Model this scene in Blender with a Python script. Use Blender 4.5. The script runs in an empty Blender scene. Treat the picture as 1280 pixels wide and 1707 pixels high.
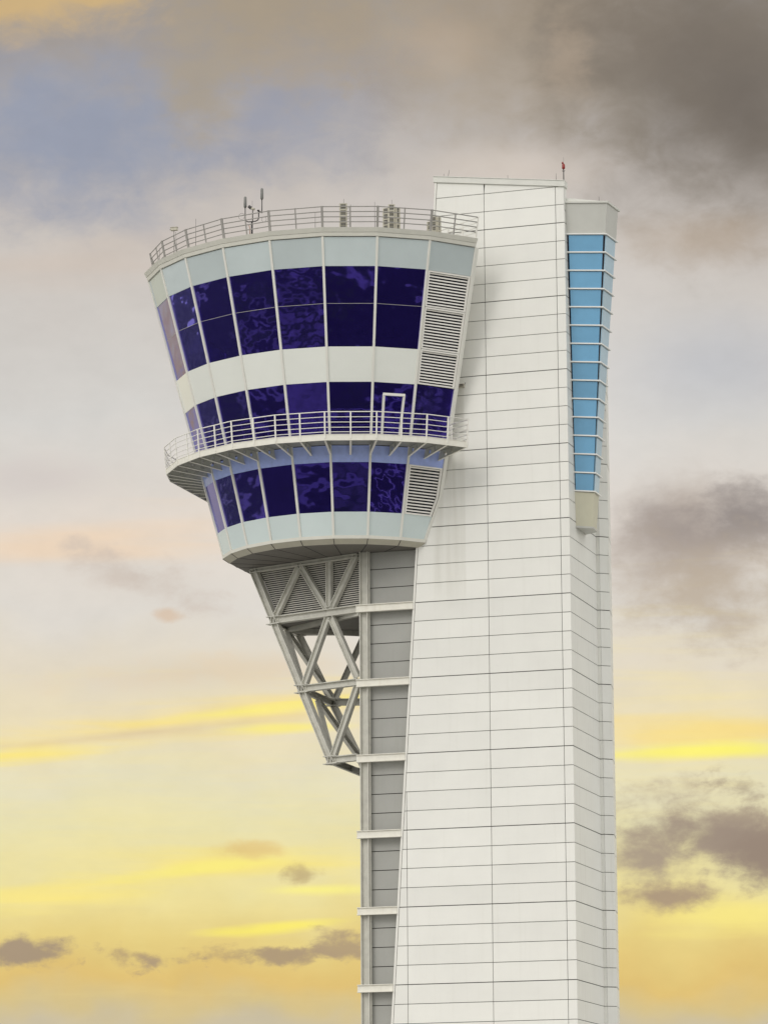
import bpy, bmesh, math, random
from mathutils import Vector, Matrix
random.seed(7)
C = bpy.context.scene.collection
rad = math.radians

# ------------------------------------------------------------------ camera and tower frame
F_PX, PITCH, ROLL = 6094.2, 0.204897, -0.0059367
YAW = 0.3124177
EYE = 1.7
BASE = Vector((9.66099904, 186.914171, EYE))     # local frame: heights are measured from the eye level
ROOT = Matrix.Translation(BASE) @ Matrix.Rotation(-YAW, 4, 'Z')

def srgb(r, g, b):
    f = lambda c: (c/255)/12.92 if c/255 <= .04045 else ((c/255+.055)/1.055)**2.4
    return (f(r), f(g), f(b), 1)

# ------------------------------------------------------------------ materials
def nodes(name):
    m = bpy.data.materials.new(name); m.use_nodes = True
    nt = m.node_tree
    return m, nt, nt.nodes['Principled BSDF']

def mat(name, col, rough=.5, metal=0., var=.06, scale=1.2, island=0., bump=0., streak=0., spec=.5, streak_col=None, tint=None, ior=1.5, each=0.):
    """procedural paint / metal: base colour with broad wear, rain streaks running down, per-panel tone"""
    m, nt, p = nodes(name)
    L = nt.links.new
    p.inputs['Roughness'].default_value = rough
    p.inputs['Metallic'].default_value = metal
    p.inputs['Specular IOR Level'].default_value = spec
    p.inputs['IOR'].default_value = ior
    if tint: p.inputs['Specular Tint'].default_value = (*tint, 1)
    tc = nt.nodes.new('ShaderNodeTexCoord')
    n1 = nt.nodes.new('ShaderNodeTexNoise'); n1.inputs['Scale'].default_value = scale
    n1.inputs['Detail'].default_value = 6; n1.inputs['Roughness'].default_value = .6
    L(tc.outputs['Object'], n1.inputs['Vector'])
    mr = nt.nodes.new('ShaderNodeMapRange')
    mr.inputs['From Min'].default_value = .25; mr.inputs['From Max'].default_value = .75
    mr.inputs['To Min'].default_value = 1-var; mr.inputs['To Max'].default_value = 1+var
    L(n1.outputs['Fac'], mr.inputs['Value'])
    cur = mr.outputs['Result']
    if island:
        g = nt.nodes.new('ShaderNodeNewGeometry')
        mi = nt.nodes.new('ShaderNodeMapRange')
        mi.inputs['To Min'].default_value = 1-island; mi.inputs['To Max'].default_value = 1+island
        L(g.outputs['Random Per Island'], mi.inputs['Value'])
        mm = nt.nodes.new('ShaderNodeMath'); mm.operation = 'MULTIPLY'
        L(cur, mm.inputs[0]); L(mi.outputs['Result'], mm.inputs[1]); cur = mm.outputs[0]
    if each:
        g = nt.nodes.new('ShaderNodeObjectInfo')
        mi = nt.nodes.new('ShaderNodeMapRange')
        mi.inputs['To Min'].default_value = 1-each; mi.inputs['To Max'].default_value = 1+each
        L(g.outputs['Random'], mi.inputs['Value'])
        mm = nt.nodes.new('ShaderNodeMath'); mm.operation = 'MULTIPLY'
        L(cur, mm.inputs[0]); L(mi.outputs['Result'], mm.inputs[1]); cur = mm.outputs[0]
    vm = nt.nodes.new('ShaderNodeVectorMath'); vm.operation = 'SCALE'
    vm.inputs[0].default_value = col[:3]
    L(cur, vm.inputs['Scale'])
    out = vm.outputs['Vector']
    if streak:
        mp = nt.nodes.new('ShaderNodeMapping'); mp.inputs['Scale'].default_value = (3.2, 3.2, .16)
        L(tc.outputs['Object'], mp.inputs['Vector'])
        n2 = nt.nodes.new('ShaderNodeTexNoise'); n2.inputs['Scale'].default_value = 1.3; n2.inputs['Detail'].default_value = 5
        L(mp.outputs['Vector'], n2.inputs['Vector'])
        r2 = nt.nodes.new('ShaderNodeMapRange'); r2.inputs['From Min'].default_value = .55; r2.inputs['From Max'].default_value = .8
        r2.inputs['To Max'].default_value = streak
        L(n2.outputs['Fac'], r2.inputs['Value'])
        mx = nt.nodes.new('ShaderNodeMix'); mx.data_type = 'RGBA'
        L(r2.outputs['Result'], mx.inputs['Factor']); L(out, mx.inputs['A'])
        mx.inputs['B'].default_value = (*(streak_col or (.38, .36, .29)), 1)
        out = mx.outputs['Result']
    L(out, p.inputs['Base Color'])
    if bump:
        b = nt.nodes.new('ShaderNodeBump'); b.inputs['Strength'].default_value = bump; b.inputs['Distance'].default_value = .05
        n3 = nt.nodes.new('ShaderNodeTexNoise'); n3.inputs['Scale'].default_value = .9; n3.inputs['Detail'].default_value = 1
        L(tc.outputs['Object'], n3.inputs['Vector'])
        L(n3.outputs['Fac'], b.inputs['Height']); L(b.outputs['Normal'], p.inputs['Normal'])
    return m

def stained_shaded_panels():
    """white cladding with the rain stains it carries beside the control room (where water runs off its end wall)"""
    m = mat('white_cladding', (.815, .81, .765), .40, var=.04, scale=.4, island=.03, bump=.05, streak=.10, streak_col=(.5, .48, .4))
    nt = m.node_tree; L = nt.links.new; p = nt.nodes['Principled BSDF']
    src = p.inputs['Base Color'].links[0].from_socket
    tc = nt.nodes.new('ShaderNodeTexCoord'); sp = nt.nodes.new('ShaderNodeSeparateXYZ'); L(tc.outputs['Object'], sp.inputs[0])
    mp = nt.nodes.new('ShaderNodeMapping'); mp.inputs['Scale'].default_value = (3.0, 1, .16); L(tc.outputs['Object'], mp.inputs['Vector'])
    n = nt.nodes.new('ShaderNodeTexNoise'); n.inputs['Scale'].default_value = 1; n.inputs['Detail'].default_value = 6; L(mp.outputs['Vector'], n.inputs['Vector'])
    def rng(sock, a, b, c, d):
        r = nt.nodes.new('ShaderNodeMapRange'); r.interpolation_type = 'SMOOTHSTEP'
        for k, v in zip(('From Min', 'From Max', 'To Min', 'To Max'), (a, b, c, d)): r.inputs[k].default_value = v
        L(sock, r.inputs['Value']); return r.outputs['Result']
    def mul(a, b):
        q = nt.nodes.new('ShaderNodeMath'); q.operation = 'MULTIPLY'; L(a, q.inputs[0]); L(b, q.inputs[1]); return q.outputs[0]
    zone = mul(mul(rng(sp.outputs['X'], -7.6, -7.2, 0, 1), rng(sp.outputs['X'], -5.72, -5.60, 1, 0)),
               mul(rng(sp.outputs['Z'], 33.5, 36, 0, 1), rng(sp.outputs['Z'], 45.7, 45.9, 1, 0)))  # band of the control room's shadow, painted together with the stains
    f = mul(zone, rng(n.outputs['Fac'], .30, .75, .08, .30))
    mx = nt.nodes.new('ShaderNodeMix'); mx.data_type = 'RGBA'; L(f, mx.inputs['Factor']); L(src, mx.inputs['A'])
    mx.inputs['B'].default_value = (.47, .45, .37, 1)
    L(mx.outputs['Result'], p.inputs['Base Color'])
    return m

def reflective_glass(name, through, mirror, wave, wscale):
    """solar-control glass: dark tinted body, blue-violet mirror coating, each pane slightly bowed"""
    m, nt, p = nodes(name); L = nt.links.new
    nt.nodes.remove(p); out = nt.nodes['Material Output']
    tc = nt.nodes.new('ShaderNodeTexCoord')
    g = nt.nodes.new('ShaderNodeObjectInfo')
    ad = nt.nodes.new('ShaderNodeVectorMath'); ad.operation = 'SCALE'; ad.inputs[0].default_value = (37, 91, 53)
    L(g.outputs['Random'], ad.inputs['Scale'])
    sm = nt.nodes.new('ShaderNodeVectorMath'); L(tc.outputs['Object'], sm.inputs[0]); L(ad.outputs['Vector'], sm.inputs[1])
    n = nt.nodes.new('ShaderNodeTexNoise'); n.inputs['Scale'].default_value = wscale; n.inputs['Detail'].default_value = 2.2
    L(sm.outputs['Vector'], n.inputs['Vector'])
    b = nt.nodes.new('ShaderNodeBump'); b.inputs['Strength'].default_value = 1; b.inputs['Distance'].default_value = wave
    L(n.outputs['Fac'], b.inputs['Height'])
    lw = nt.nodes.new('ShaderNodeLayerWeight'); lw.inputs['Blend'].default_value = .5
    def mth(op, x, y):
        q = nt.nodes.new('ShaderNodeMath'); q.operation = op; q.use_clamp = True
        for i, v in enumerate((x, y)):
            if isinstance(v, (int, float)): q.inputs[i].default_value = v
            else: L(v, q.inputs[i])
        return q.outputs[0]
    graze = mth('POWER', lw.outputs['Facing'], 2.)
    mc = nt.nodes.new('ShaderNodeMix'); mc.data_type = 'RGBA'; L(graze, mc.inputs['Factor'])
    mc.inputs['A'].default_value = (*mirror, 1); mc.inputs['B'].default_value = (.70, .75, .97, 1)
    gl = nt.nodes.new('ShaderNodeBsdfGlossy'); gl.inputs['Roughness'].default_value = .03
    L(mc.outputs['Result'], gl.inputs['Color']); L(b.outputs['Normal'], gl.inputs['Normal'])
    tr = nt.nodes.new('ShaderNodeBsdfTransparent'); tr.inputs['Color'].default_value = (*through, 1)
    mx = nt.nodes.new('ShaderNodeMixShader'); L(mth('ADD', mth('MULTIPLY', graze, .95), .34), mx.inputs[0])
    L(tr.outputs[0], mx.inputs[1]); L(gl.outputs[0], mx.inputs[2]); L(mx.outputs[0], out.inputs['Surface'])
    return m

M = {}
M['white'] = stained_shaded_panels()
M['side'] = mat('side_cladding', (.81, .81, .765), .42, var=.04, scale=.5, island=.025, bump=.05, streak=.22, streak_col=(.45, .42, .34))
M['core'] = mat('grey_cladding', (.375, .375, .35), .5, var=.06, scale=.6, island=.03, bump=.05, streak=.12, streak_col=(.25, .24, .2))
M['joint'] = mat('dark_joint', (.055, .055, .05), .8)
M['trim'] = mat('white_trim', (.80, .79, .74), .4, var=.03)
M['coping'] = mat('coping_metal', (.70, .70, .65), .4, var=.05, streak=.1)
M['cornice'] = mat('cornice_metal', (.72, .71, .64), .45, var=.05, scale=2)
M['rim'] = mat('rim_metal', (.50, .475, .39), .45, var=.06, scale=2, streak=.15)
M['mullion'] = mat('mullion_paint', (.80, .79, .73), .4, var=.03)
M['spandrel_top'] = mat('grey_green_spandrel', (.57, .64, .65), .13, var=.05, scale=.5, bump=.16, each=.07)
M['spandrel_mid'] = mat('white_spandrel', (.85, .87, .82), .13, var=.03, scale=.5, bump=.10, each=.03)
M['spandrel_low'] = mat('pale_blue_spandrel', (.68, .77, .77), .13, var=.04, scale=.5, bump=.12, each=.05)
M['spandrel_shade_blue'] = mat('shade_blue_spandrel', (.42, .52, .95), .2, var=.12, scale=3, bump=.05)  # bluish shade under the gallery painted into the spandrel colour
M['glass'] = reflective_glass('blue_mirror_glass', (.55, .46, .85), (.17, .12, .74), .034, .6)
M['room_ceiling'] = mat('room_ceiling', (.42, .42, .44), .8)
M['room_floor'] = mat('room_carpet', (.06, .06, .07), .9)
M['room_wall'] = mat('room_wall', (.16, .15, .16), .7)
M['desk'] = mat('desk_laminate', (.03, .03, .035), .5)
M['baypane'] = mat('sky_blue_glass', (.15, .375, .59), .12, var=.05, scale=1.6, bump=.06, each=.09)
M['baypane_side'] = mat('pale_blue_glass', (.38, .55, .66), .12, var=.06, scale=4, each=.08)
M['fin'] = mat('fin_white', (.85, .85, .82), .35, var=.02)
M['sash'] = mat('navy_sash', (.012, .012, .03), .4)
M['bay'] = mat('bay_panel', (.56, .56, .52), .42, var=.05, streak=.1)
M['bay_low'] = mat('bay_beige_panel', (.60, .58, .45), .45, var=.05, streak=.12)
M['steel'] = mat('painted_steel', (.58, .57, .51), .5, var=.14, scale=2.5, streak=.25, streak_col=(.25, .22, .16))
M['beam'] = mat('white_beam', (.80, .78, .70), .45, var=.06, scale=3, streak=.18, streak_col=(.45, .33, .2))
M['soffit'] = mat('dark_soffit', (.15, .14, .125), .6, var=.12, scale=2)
M['louver'] = mat('white_louver', (.90, .88, .83), .4, var=.03)
M['louver_grey'] = mat('grey_louver', (.62, .60, .54), .5, var=.08, scale=2)
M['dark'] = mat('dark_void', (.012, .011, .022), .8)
M['deckmat'] = mat('galvanised_grating', (.30, .30, .27), .55, var=.15, scale=6)
M['bracket'] = mat('bracket_steel', (.56, .56, .50), .5, var=.1, scale=4)
M['railing'] = mat('white_railing', (.86, .84, .78), .4, var=.03)
M['roofrail'] = mat('grey_railing', (.34, .325, .305), .45, var=.08, scale=4)
M['antenna'] = mat('antenna_grey', (.20, .20, .19), .5, var=.1, scale=8)
M['darkmetal'] = mat('dark_metal', (.06, .055, .055), .5, var=.1, scale=8)
M['beige'] = mat('beige_housing', (.52, .49, .40), .5, var=.08, scale=5)
M['slot'] = mat('louvre_slots', (.10, .095, .075), .6, var=.15, scale=10)
M['red'] = mat('red_lens', (.28, .02, .015), .3, var=.08, scale=9)
M['copper'] = mat('copper_cable', (.35, .16, .08), .5, var=.1)

# ------------------------------------------------------------------ mesh helpers
class MB:
    def __init__(s): s.bm = bmesh.new(); s.mats = []
    def mi(s, m):
        if m not in s.mats: s.mats.append(m)
        return s.mats.index(m)
    def hexa(s, a, b, m):
        """prism between two loops of equal length (a = front, b = back)"""
        va = [s.bm.verts.new(p) for p in a]; vb = [s.bm.verts.new(p) for p in b]; n = len(a); k = s.mi(m)
        fs = [s.bm.faces.new(va), s.bm.faces.new(vb[::-1])]
        for i in range(n): fs.append(s.bm.faces.new((va[(i+1) % n], va[i], vb[i], vb[(i+1) % n])))
        for f in fs: f.material_index = k
        return s
    def box(s, x0, x1, y0, y1, z0, z1, m):
        a = [(x0, y0, z0), (x1, y0, z0), (x1, y0, z1), (x0, y0, z1)]
        return s.hexa(a, [(p[0], y1, p[2]) for p in a], m)
    def frame(s, p0, p1, n):
        p0, p1 = Vector(p0), Vector(p1); d = (p1-p0).normalized(); n = Vector(n)
        n = (n-d*n.dot(d)).normalized(); return p0, p1, n, n.cross(d).normalized()
    def bar(s, p0, p1, wq, wn, m, n=(0, 0, 1), oq=0., on=0.):
        """rectangular bar; wn along n, wq across"""
        p0, p1, n, q = s.frame(p0, p1, n)
        off = q*oq+n*on
        r = [(-wq/2, -wn/2), (wq/2, -wn/2), (wq/2, wn/2), (-wq/2, wn/2)]
        return s.hexa([p0+off+q*u+n*v for u, v in r], [p1+off+q*u+n*v for u, v in r], m)
    def ibeam(s, p0, p1, h, b, m, n, tf=.035, tw=.02):
        """H section: web faces n, flanges stand along both edges"""
        s.bar(p0, p1, tf, b, m, n, oq=h/2-tf/2); s.bar(p0, p1, tf, b, m, n, oq=-h/2+tf/2)
        s.bar(p0, p1, h-2*tf, tw, m, n); return s
    def tube(s, pts, r, m, seg=8):
        pts = [Vector(p) for p in pts]; rings = []; k = s.mi(m)
        for i, p in enumerate(pts):
            d = (pts[min(i+1, len(pts)-1)]-pts[max(i-1, 0)]).normalized()
            u = d.orthogonal().normalized() if i == 0 else (pu-d*pu.dot(d)).normalized()
            pu = u; v = d.cross(u); rr = r[i] if isinstance(r, (list, tuple)) else r
            rings.append([s.bm.verts.new(p+(u*math.cos(t)+v*math.sin(t))*rr) for t in [2*math.pi*j/seg for j in range(seg)]])
        fs = []
        for a, b in zip(rings, rings[1:]):
            for j in range(seg): fs.append(s.bm.faces.new((a[j], a[(j+1) % seg], b[(j+1) % seg], b[j])))
        fs += [s.bm.faces.new(rings[0][::-1]), s.bm.faces.new(rings[-1])]
        for f in fs: f.material_index = k; f.smooth = True
        fs[-1].smooth = fs[-2].smooth = False
        return s
    def build(s, name, parent=None, bevel=0.):
        bmesh.ops.recalc_face_normals(s.bm, faces=s.bm.faces)
        me = bpy.data.meshes.new(name); s.bm.to_mesh(me); s.bm.free()
        for m in s.mats: me.materials.append(m)
        o = bpy.data.objects.new(name, me); C.objects.link(o)
        if parent: o.parent = parent
        if bevel:
            b = o.modifiers.new('bevel', 'BEVEL'); b.width = bevel; b.segments = 1; b.limit_method = 'ANGLE'
        return o

def empty(name, loc, label, cat, group=None):
    o = bpy.data.objects.new(name, None); C.objects.link(o)
    o.matrix_world = ROOT @ Matrix.Translation(Vector(loc))
    o.empty_display_size = .3
    o['label'] = label; o['category'] = cat
    if group: o['group'] = group
    return o

# ================================================================== CONTROL TOWER
T = bpy.data.objects.new('control_tower', None); C.objects.link(T); T.matrix_world = ROOT
T['label'] = 'white airport control tower with a flared dark blue glass control room on a steel truss'
T['category'] = 'control tower'
GZ = -EYE                                             # ground level in the tower's heights

def slab_left(z): return -7.15-(57.65-z)*.0616
def slab_top(x): return 56.62+(-x)/7.15*.93           # sloping parapet

# ---- front slab: separate cladding panels over dark backing, open joints between
w = MB(); T_P = .05
lines = [k+.5 for k in range(-2, 57)]
def gap(z): return .021 if abs(((54.5-z)/4) % 1) < .01 or abs(((54.5-z)/4) % 1) > .99 else .0145
rows = [GZ]+lines+[None]
for i in range(len(rows)-1):
    z0 = rows[i]; z1 = rows[i+1]
    za = z0+(gap(z0) if i else 0)
    cols = [slab_left(za)+.16, -9.01, -4.432, -.48, -.02]
    for j in range(4):
        xa0 = slab_left(za)+.13 if j == 0 else cols[j]+.013
        xb = cols[j+1]-(.013 if j < 3 else 0)
        if z1 is None:
            zt0, zt1 = slab_top(max(xa0, -7.15))-.03, slab_top(xb)-.03
            if j < 1: continue
            if j == 1: xa0 = slab_left(za)+.13
            if zt1-za < .05: zt1 = za+.05
            a = [(xa0, 0, za), (xb, 0, za), (xb, 0, zt1), (xa0+.06, 0, zt0)]
        else:
            zb = z1-gap(z1)
            xa1 = slab_left(zb)+.13 if j == 0 else xa0
            if j == 0 and xb-xa0 < .08: continue
            if j == 1 and slab_left(za)+.13 > -9.09: xa0, xa1 = slab_left(za)+.13, slab_left(zb)+.13
            a = [(xa0, 0, za), (xb, 0, za), (xb, 0, zb), (xa1, 0, zb)]
        w.hexa(a, [(p[0], T_P, p[2]) for p in a], M['white'])
fw = w.build('front_wall', T, bevel=.006)
b = MB()
a = [(slab_left(GZ)+.05, T_P+.003, GZ), (-.04, T_P+.003, GZ), (-.04, T_P+.003, slab_top(0)-.06), (-7.08, T_P+.003, slab_top(-7.1)-.06)]
b.hexa(a, [(p[0], .45, p[2]) for p in a], M['joint'])
b.build('joint_backing', fw)
b = MB()
e0, e1 = (slab_left(GZ)+.055, .2, GZ), (slab_left(57.5)+.055, .2, 57.5)
b.bar(e0, e1, .11, .46, M['trim'], n=(0, 1, 0))
b.build('edge_trim', T, bevel=.008)
b = MB()
for dz0, dz1, y0, y1, m in ((-.04, .27, -.09, .50, M['coping']), (.27, .31, -.12, .53, M['coping'])):
    a = [(-7.24, y0, slab_top(-7.24)+dz0-.12), (.06, y0, slab_top(.06)+dz0-.12), (.06, y0, slab_top(.06)+dz1-.12), (-7.24, y0, slab_top(-7.24)+dz1-.12)]
    b.hexa(a, [(p[0], y1, p[2]) for p in a], m)
b.build('parapet_coping', T, bevel=.01)
b = MB(); b.box(-.036, .001, .055, .449, 55.22, 56.50, M['side']); b.box(-.3, -.03, .452, .50, 55.22, 56.50, M['side']); b.build('parapet_return', T)

# ---- side wall on the near right, X = 0, and the rear slab's return
DEP = 5.452
w = MB()
side_rows = [GZ]+[z for z in lines if z < 55]+[55.2]
for i in range(len(side_rows)-1):
    za = side_rows[i]+(gap(side_rows[i]) if i else 0); zb = side_rows[i+1]-gap(side_rows[i+1])
    a = [(0, .0, za), (0, DEP-.01, za), (0, DEP-.01, zb), (0, .0, zb)]
    w.hexa(a, [(-.035, p[1]+(.001 if p[1] < 1 else 0), p[2]) for p in a], M['side'])
sw = w.build('side_wall', T, bevel=.006)
b = MB(); b.box(-.30, -.038, .47, DEP+.3, GZ, 55.2, M['joint']); b.build('joint_backing', sw)
w = MB()
rear_rows = [GZ]+[z for z in lines if z < 54]+[54.3]
for i in range(len(rear_rows)-1):
    za = rear_rows[i]+(gap(rear_rows[i]) if i else 0); zb = rear_rows[i+1]-gap(rear_rows[i+1])
    t = .022*(((54.5-rear_rows[i+1])/4) % 1)                         # each storey's cladding laps a little over the one below
    lp = [(.172, DEP+.0), (.600+t, DEP+.37), (.56+t, DEP+.55), (.20, DEP+2.4)]
    w.hexa([(x, y, za) for x, y in lp], [(x, y, zb) for x, y in lp], M['side'])
rw = w.build('rear_wall', T, bevel=.006)
b = MB(); lp = [(-.05, DEP+.03), (.165, DEP+.03), (.56, DEP+.40), (.50, DEP+.56), (.16, DEP+2.38), (-.25, DEP+2.38)]
b.hexa([(x, y, GZ) for x, y in lp], [(x, y, 54.25) for x, y in lp], M['joint'])
b.build('joint_backing', rw)
b = MB()
for i in range(len(rear_rows)-1):
    za = rear_rows[i]+(gap(rear_rows[i]) if i else 0); zb = rear_rows[i+1]-gap(rear_rows[i+1])
    b.box(-.02, .163, DEP-.004, DEP+.028, za, zb, M['side'])
b.build('reveal_panel', rw)

# ---- grey core between the columns
w = MB(); CY0 = .42
core_rows = [GZ]+[z for z in lines if z < 37]+[37.44]
for i in range(len(core_rows)-1):
    za = core_rows[i]+(.02 if i else 0); zb = core_rows[i+1]-.02
    w.box(-11.12, slab_left(zb)+.3, CY0, CY0+.05, za, zb, M['core'])
cw = w.build('core_wall', T, bevel=.006)
b = MB(); b.box(-11.10, -.32, CY0+.053, 7.5, GZ, 37.43, M['joint'])
b.box(-6.85, -.32, CY0+.053, 7.5, 37.43, 54.2, M['joint']); b.build('joint_backing', cw)

# ---- columns and floor beams
for yc in (.2, 7.7):
    c = MB(); c.ibeam((-11.33, yc, GZ), (-11.33, yc, 37.46), .46, .40, M['steel'], (0, 1, 0), tf=.05, tw=.04)
    c.bar((-11.06, yc, GZ), (-11.06, yc, 37.46), .06, .10, M['steel'], n=(0, 1, 0))
    c.build('column', T)
for k in range(5, 14):
    zc = 54.36-4*k
    if zc < 0: break
    bm_ = MB(); xr = slab_left(zc)+.02
    bm_.ibeam((-11.72, -.02, zc), (xr, -.02, zc), .40, .26, M['beam'], (0, -1, 0), tf=.035, tw=.10)
    o = bm_.build('floor_beam', T)

# ---- truss under the control room
TA = rad(18.5); ct, st = math.cos(TA), math.sin(TA)
def tp(s, z, back=False):
    y = .3+s*st
    return Vector((-11.6-s*ct, 8-y if back else y, z))
def tn(back=False): return Vector((-st, -ct, 0)) if not back else Vector((-st, ct, 0))
def leg_s(z): return 1.94+.483*(z-26.47)
tr = bpy.data.objects.new('truss', None); C.objects.link(tr); tr.parent = T
def member(a, bb, n, h=.34, w_=.26, name='brace'):
    q = MB(); q.ibeam(a, bb, h, w_, M['steel'], n, tf=.045, tw=.05); return q.build(name, tr)
Z1, Z2, Z3, ZT = 34.42, 30.50, 26.50, 37.40
for bk in (False, True):
    n = tn(bk); P = lambda s, z: tp(s, z, bk)
    member(P(leg_s(ZT), ZT), P(leg_s(Z3)-.08, Z3-.18), n, .40, .34, 'sloping_leg')
    member(P(leg_s(ZT)+.15, ZT-.10), P(.15, ZT-.10), n, .22, .30, 'chord')
    member(P(leg_s(Z1)+.1, Z1), P(.15, Z1), n, .40, .36, 'chord')
    member(P(leg_s(Z2)+.1, Z2), P(.15, Z2), n, .36, .34, 'chord')
    member(P(leg_s(Z3)+.2, Z3), P(.15, Z3), n, .36, .34, 'chord')
    member(P(leg_s(Z1)-.15, Z1+.25), P(4.02, ZT-.15), n, .32, .27)
    member(P(4.02, ZT-.15), P(2.2, Z1+.2), n, .32, .27)
    member(P(2.05, ZT-.15), P(2.05, Z1+.2), n, .34, .25, 'post')
    member(P(1.9, Z1+.2), P(.25, ZT-.1), n, .32, .27)
    member(P(2.1, Z1-.2), P(leg_s(Z2)-.15, Z2+.15), n, .34, .28)
    member(P(1.95, Z1-.2), P(.2, Z2+.25), n, .34, .28)
    member(P(.2, Z2-.2), P(leg_s(Z3)-.15, Z3+.2), n, .34, .28)
    # gusset plates with their stiffeners at the leg nodes
    for z in (Z1, Z2, Z3):
        g = MB(); c0 = P(leg_s(z)-.02, z)
        g.bar(c0-Vector((0, 0, .24)), c0+Vector((0, 0, .24)), .62, .07, M['steel'], n=n, on=.02)
        for dz in (-.2, .2): g.bar(P(leg_s(z)+.42, z+dz), P(leg_s(z)-.48, z+dz), .04, .42, M['steel'], n=n)
        for ds in (-.1, .1): g.bar(P(leg_s(z)+ds, z-.2), P(leg_s(z)+ds, z+.2), .035, .40, M['steel'], n=n)
        g.build('gusset', tr)
mid = lambda z: (tp(leg_s(z), z)+tp(leg_s(z), z, True))/2
for z in (Z1-.08, Z2-.06, Z3-.06):
    member(tp(leg_s(z), z), tp(leg_s(z), z, True), Vector((-1, 0, .2)), .34, .30, 'cross_beam')
for za, zb in ((Z1, Z2), (Z2, Z3)):
    for bk in (False, True):
        member(mid(za)-Vector((0, 0, .2)), tp(leg_s(zb)-.05, zb+.2, bk), Vector((-1, 0, .4)), .27, .24)
member(tp(0, Z1-.25), mid(Z1-.25), Vector((0, 0, 1)), .22, .26, 'deck_beam')
member(tp(0, Z1-.25, True), mid(Z1-.25), Vector((0, 0, 1)), .22, .26, 'deck_beam')
member(tp(0, Z3-.1, True), mid(Z3-.1), Vector((0, 0, 1)), .22, .26, 'deck_beam')
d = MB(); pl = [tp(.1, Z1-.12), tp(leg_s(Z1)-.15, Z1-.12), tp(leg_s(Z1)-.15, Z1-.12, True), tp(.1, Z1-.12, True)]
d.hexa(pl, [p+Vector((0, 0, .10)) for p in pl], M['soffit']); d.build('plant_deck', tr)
for bk in (False, True):
    lv = MB(); n = tn(bk); q = MB(); off = -n*.20
    zs = [Z1+.28+k*.116 for k in range(24)]
    for z in zs:
        sa = leg_s(z)-.28
        lv.bar(tp(.22, z, bk)+off, tp(sa, z, bk)+off, .062, .02, M['louver_grey'], n=(n+Vector((0, 0, .35))).normalized())
    o = lv.build('louver', tr)
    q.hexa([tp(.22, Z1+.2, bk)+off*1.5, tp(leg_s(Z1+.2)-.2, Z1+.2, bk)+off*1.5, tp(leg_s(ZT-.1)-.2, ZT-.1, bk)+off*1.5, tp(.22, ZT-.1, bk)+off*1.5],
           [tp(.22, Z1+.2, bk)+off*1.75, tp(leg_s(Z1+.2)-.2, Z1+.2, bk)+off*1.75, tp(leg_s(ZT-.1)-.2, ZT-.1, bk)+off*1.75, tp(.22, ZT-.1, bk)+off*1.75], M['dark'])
    q.bar(tp(.22, Z1+.24, bk)+off*.8, tp(leg_s(Z1+.2)-.3, Z1+.24, bk)+off*.8, .10, .05, M['steel'], n=n)
    q.build('louver_backing', tr)
q = MB()
for k in range(24):
    z = Z1+.28+k*.116; s = leg_s(z)-.2
    q.bar(tp(s, z)+Vector((0, .3, 0)), tp(s, z, True)-Vector((0, .3, 0)), .06, .10, M['louver_grey'], n=Vector((-1, 0, .55)))
q.build('louver', tr)

# ================================================================== CONTROL ROOM
CX, CYc = -13.4, 4.0
PH = 206.3
def wallR(z): return 6.85+(z-37.82)/15.14*4.1
# plan of the control room: a 15-degree polygon whose nose (180) is flattened; symmetric about the tower's axis
HALF = [(180, .885), (187, .89), (199, .935), (209.5, 1.013), (223, 1.012), (236.6, 1.007), (251.3, 1.), (266.3, 1.), (281.3, 1.), (296.3, 1.), (311.3, 1.), (326.3, 1.), (340, 1.)]
def fac(a):
    a = a % 360; a = a if a >= 180 else 360-a
    for (a0, f0), (a1, f1) in zip(HALF, HALF[1:]):
        if a <= a1: return f0+(f1-f0)*(a-a0)/(a1-a0)
    return 1.
def vtx(R, ang, z): a = rad(ang); R = R*fac(ang); return Vector((CX+R*math.cos(a), CYc+R*math.sin(a), z))
CORN = [360-a for a, f in HALF[10:0:-1]]+[a for a, f in HALF[1:11]]     # 48.7 ... 311.3
ANG = [a for a, f in HALF[1:12]]                     # facet corners 187 ... 326.3
def lean(a):                                         # rails and gallery draw in a little towards the nose
    a = a % 360; a = a if a >= 180 else 360-a
    tab = [(180, 1.012), (200, 1.012), (209.5, .962), (240, .970), (252, .981), (268, .983), (300, .991), (325, 1.), (360, 1.)]
    for (a0, f0), (a1, f1) in zip(tab, tab[1:]):
        if a <= a1: return f0+(f1-f0)*(a-a0)/(a1-a0)
FACETS = list(zip(ANG, ANG[1:]))
def fpt(a0, a1, t, z, off=0.):
    n = vtx(1, (a0+a1)/2, 0)-Vector((CX, CYc, 0))
    return vtx(wallR(z), a0, z).lerp(vtx(wallR(z), a1, z), t)+n*off
def t_end(z):                                        # where the last facet stops (end wall, then the slab's face)
    if z >= 40.04: return .99+(53-z)/(53-40.04)*.10
    A, B = fpt(311.3, 326.3, 0, z), fpt(311.3, 326.3, 1, z)
    return min(1.10, (-.03-A.y)/(B.y-A.y))
cab = bpy.data.objects.new('control_room', None); C.objects.link(cab); cab.parent = T

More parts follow.
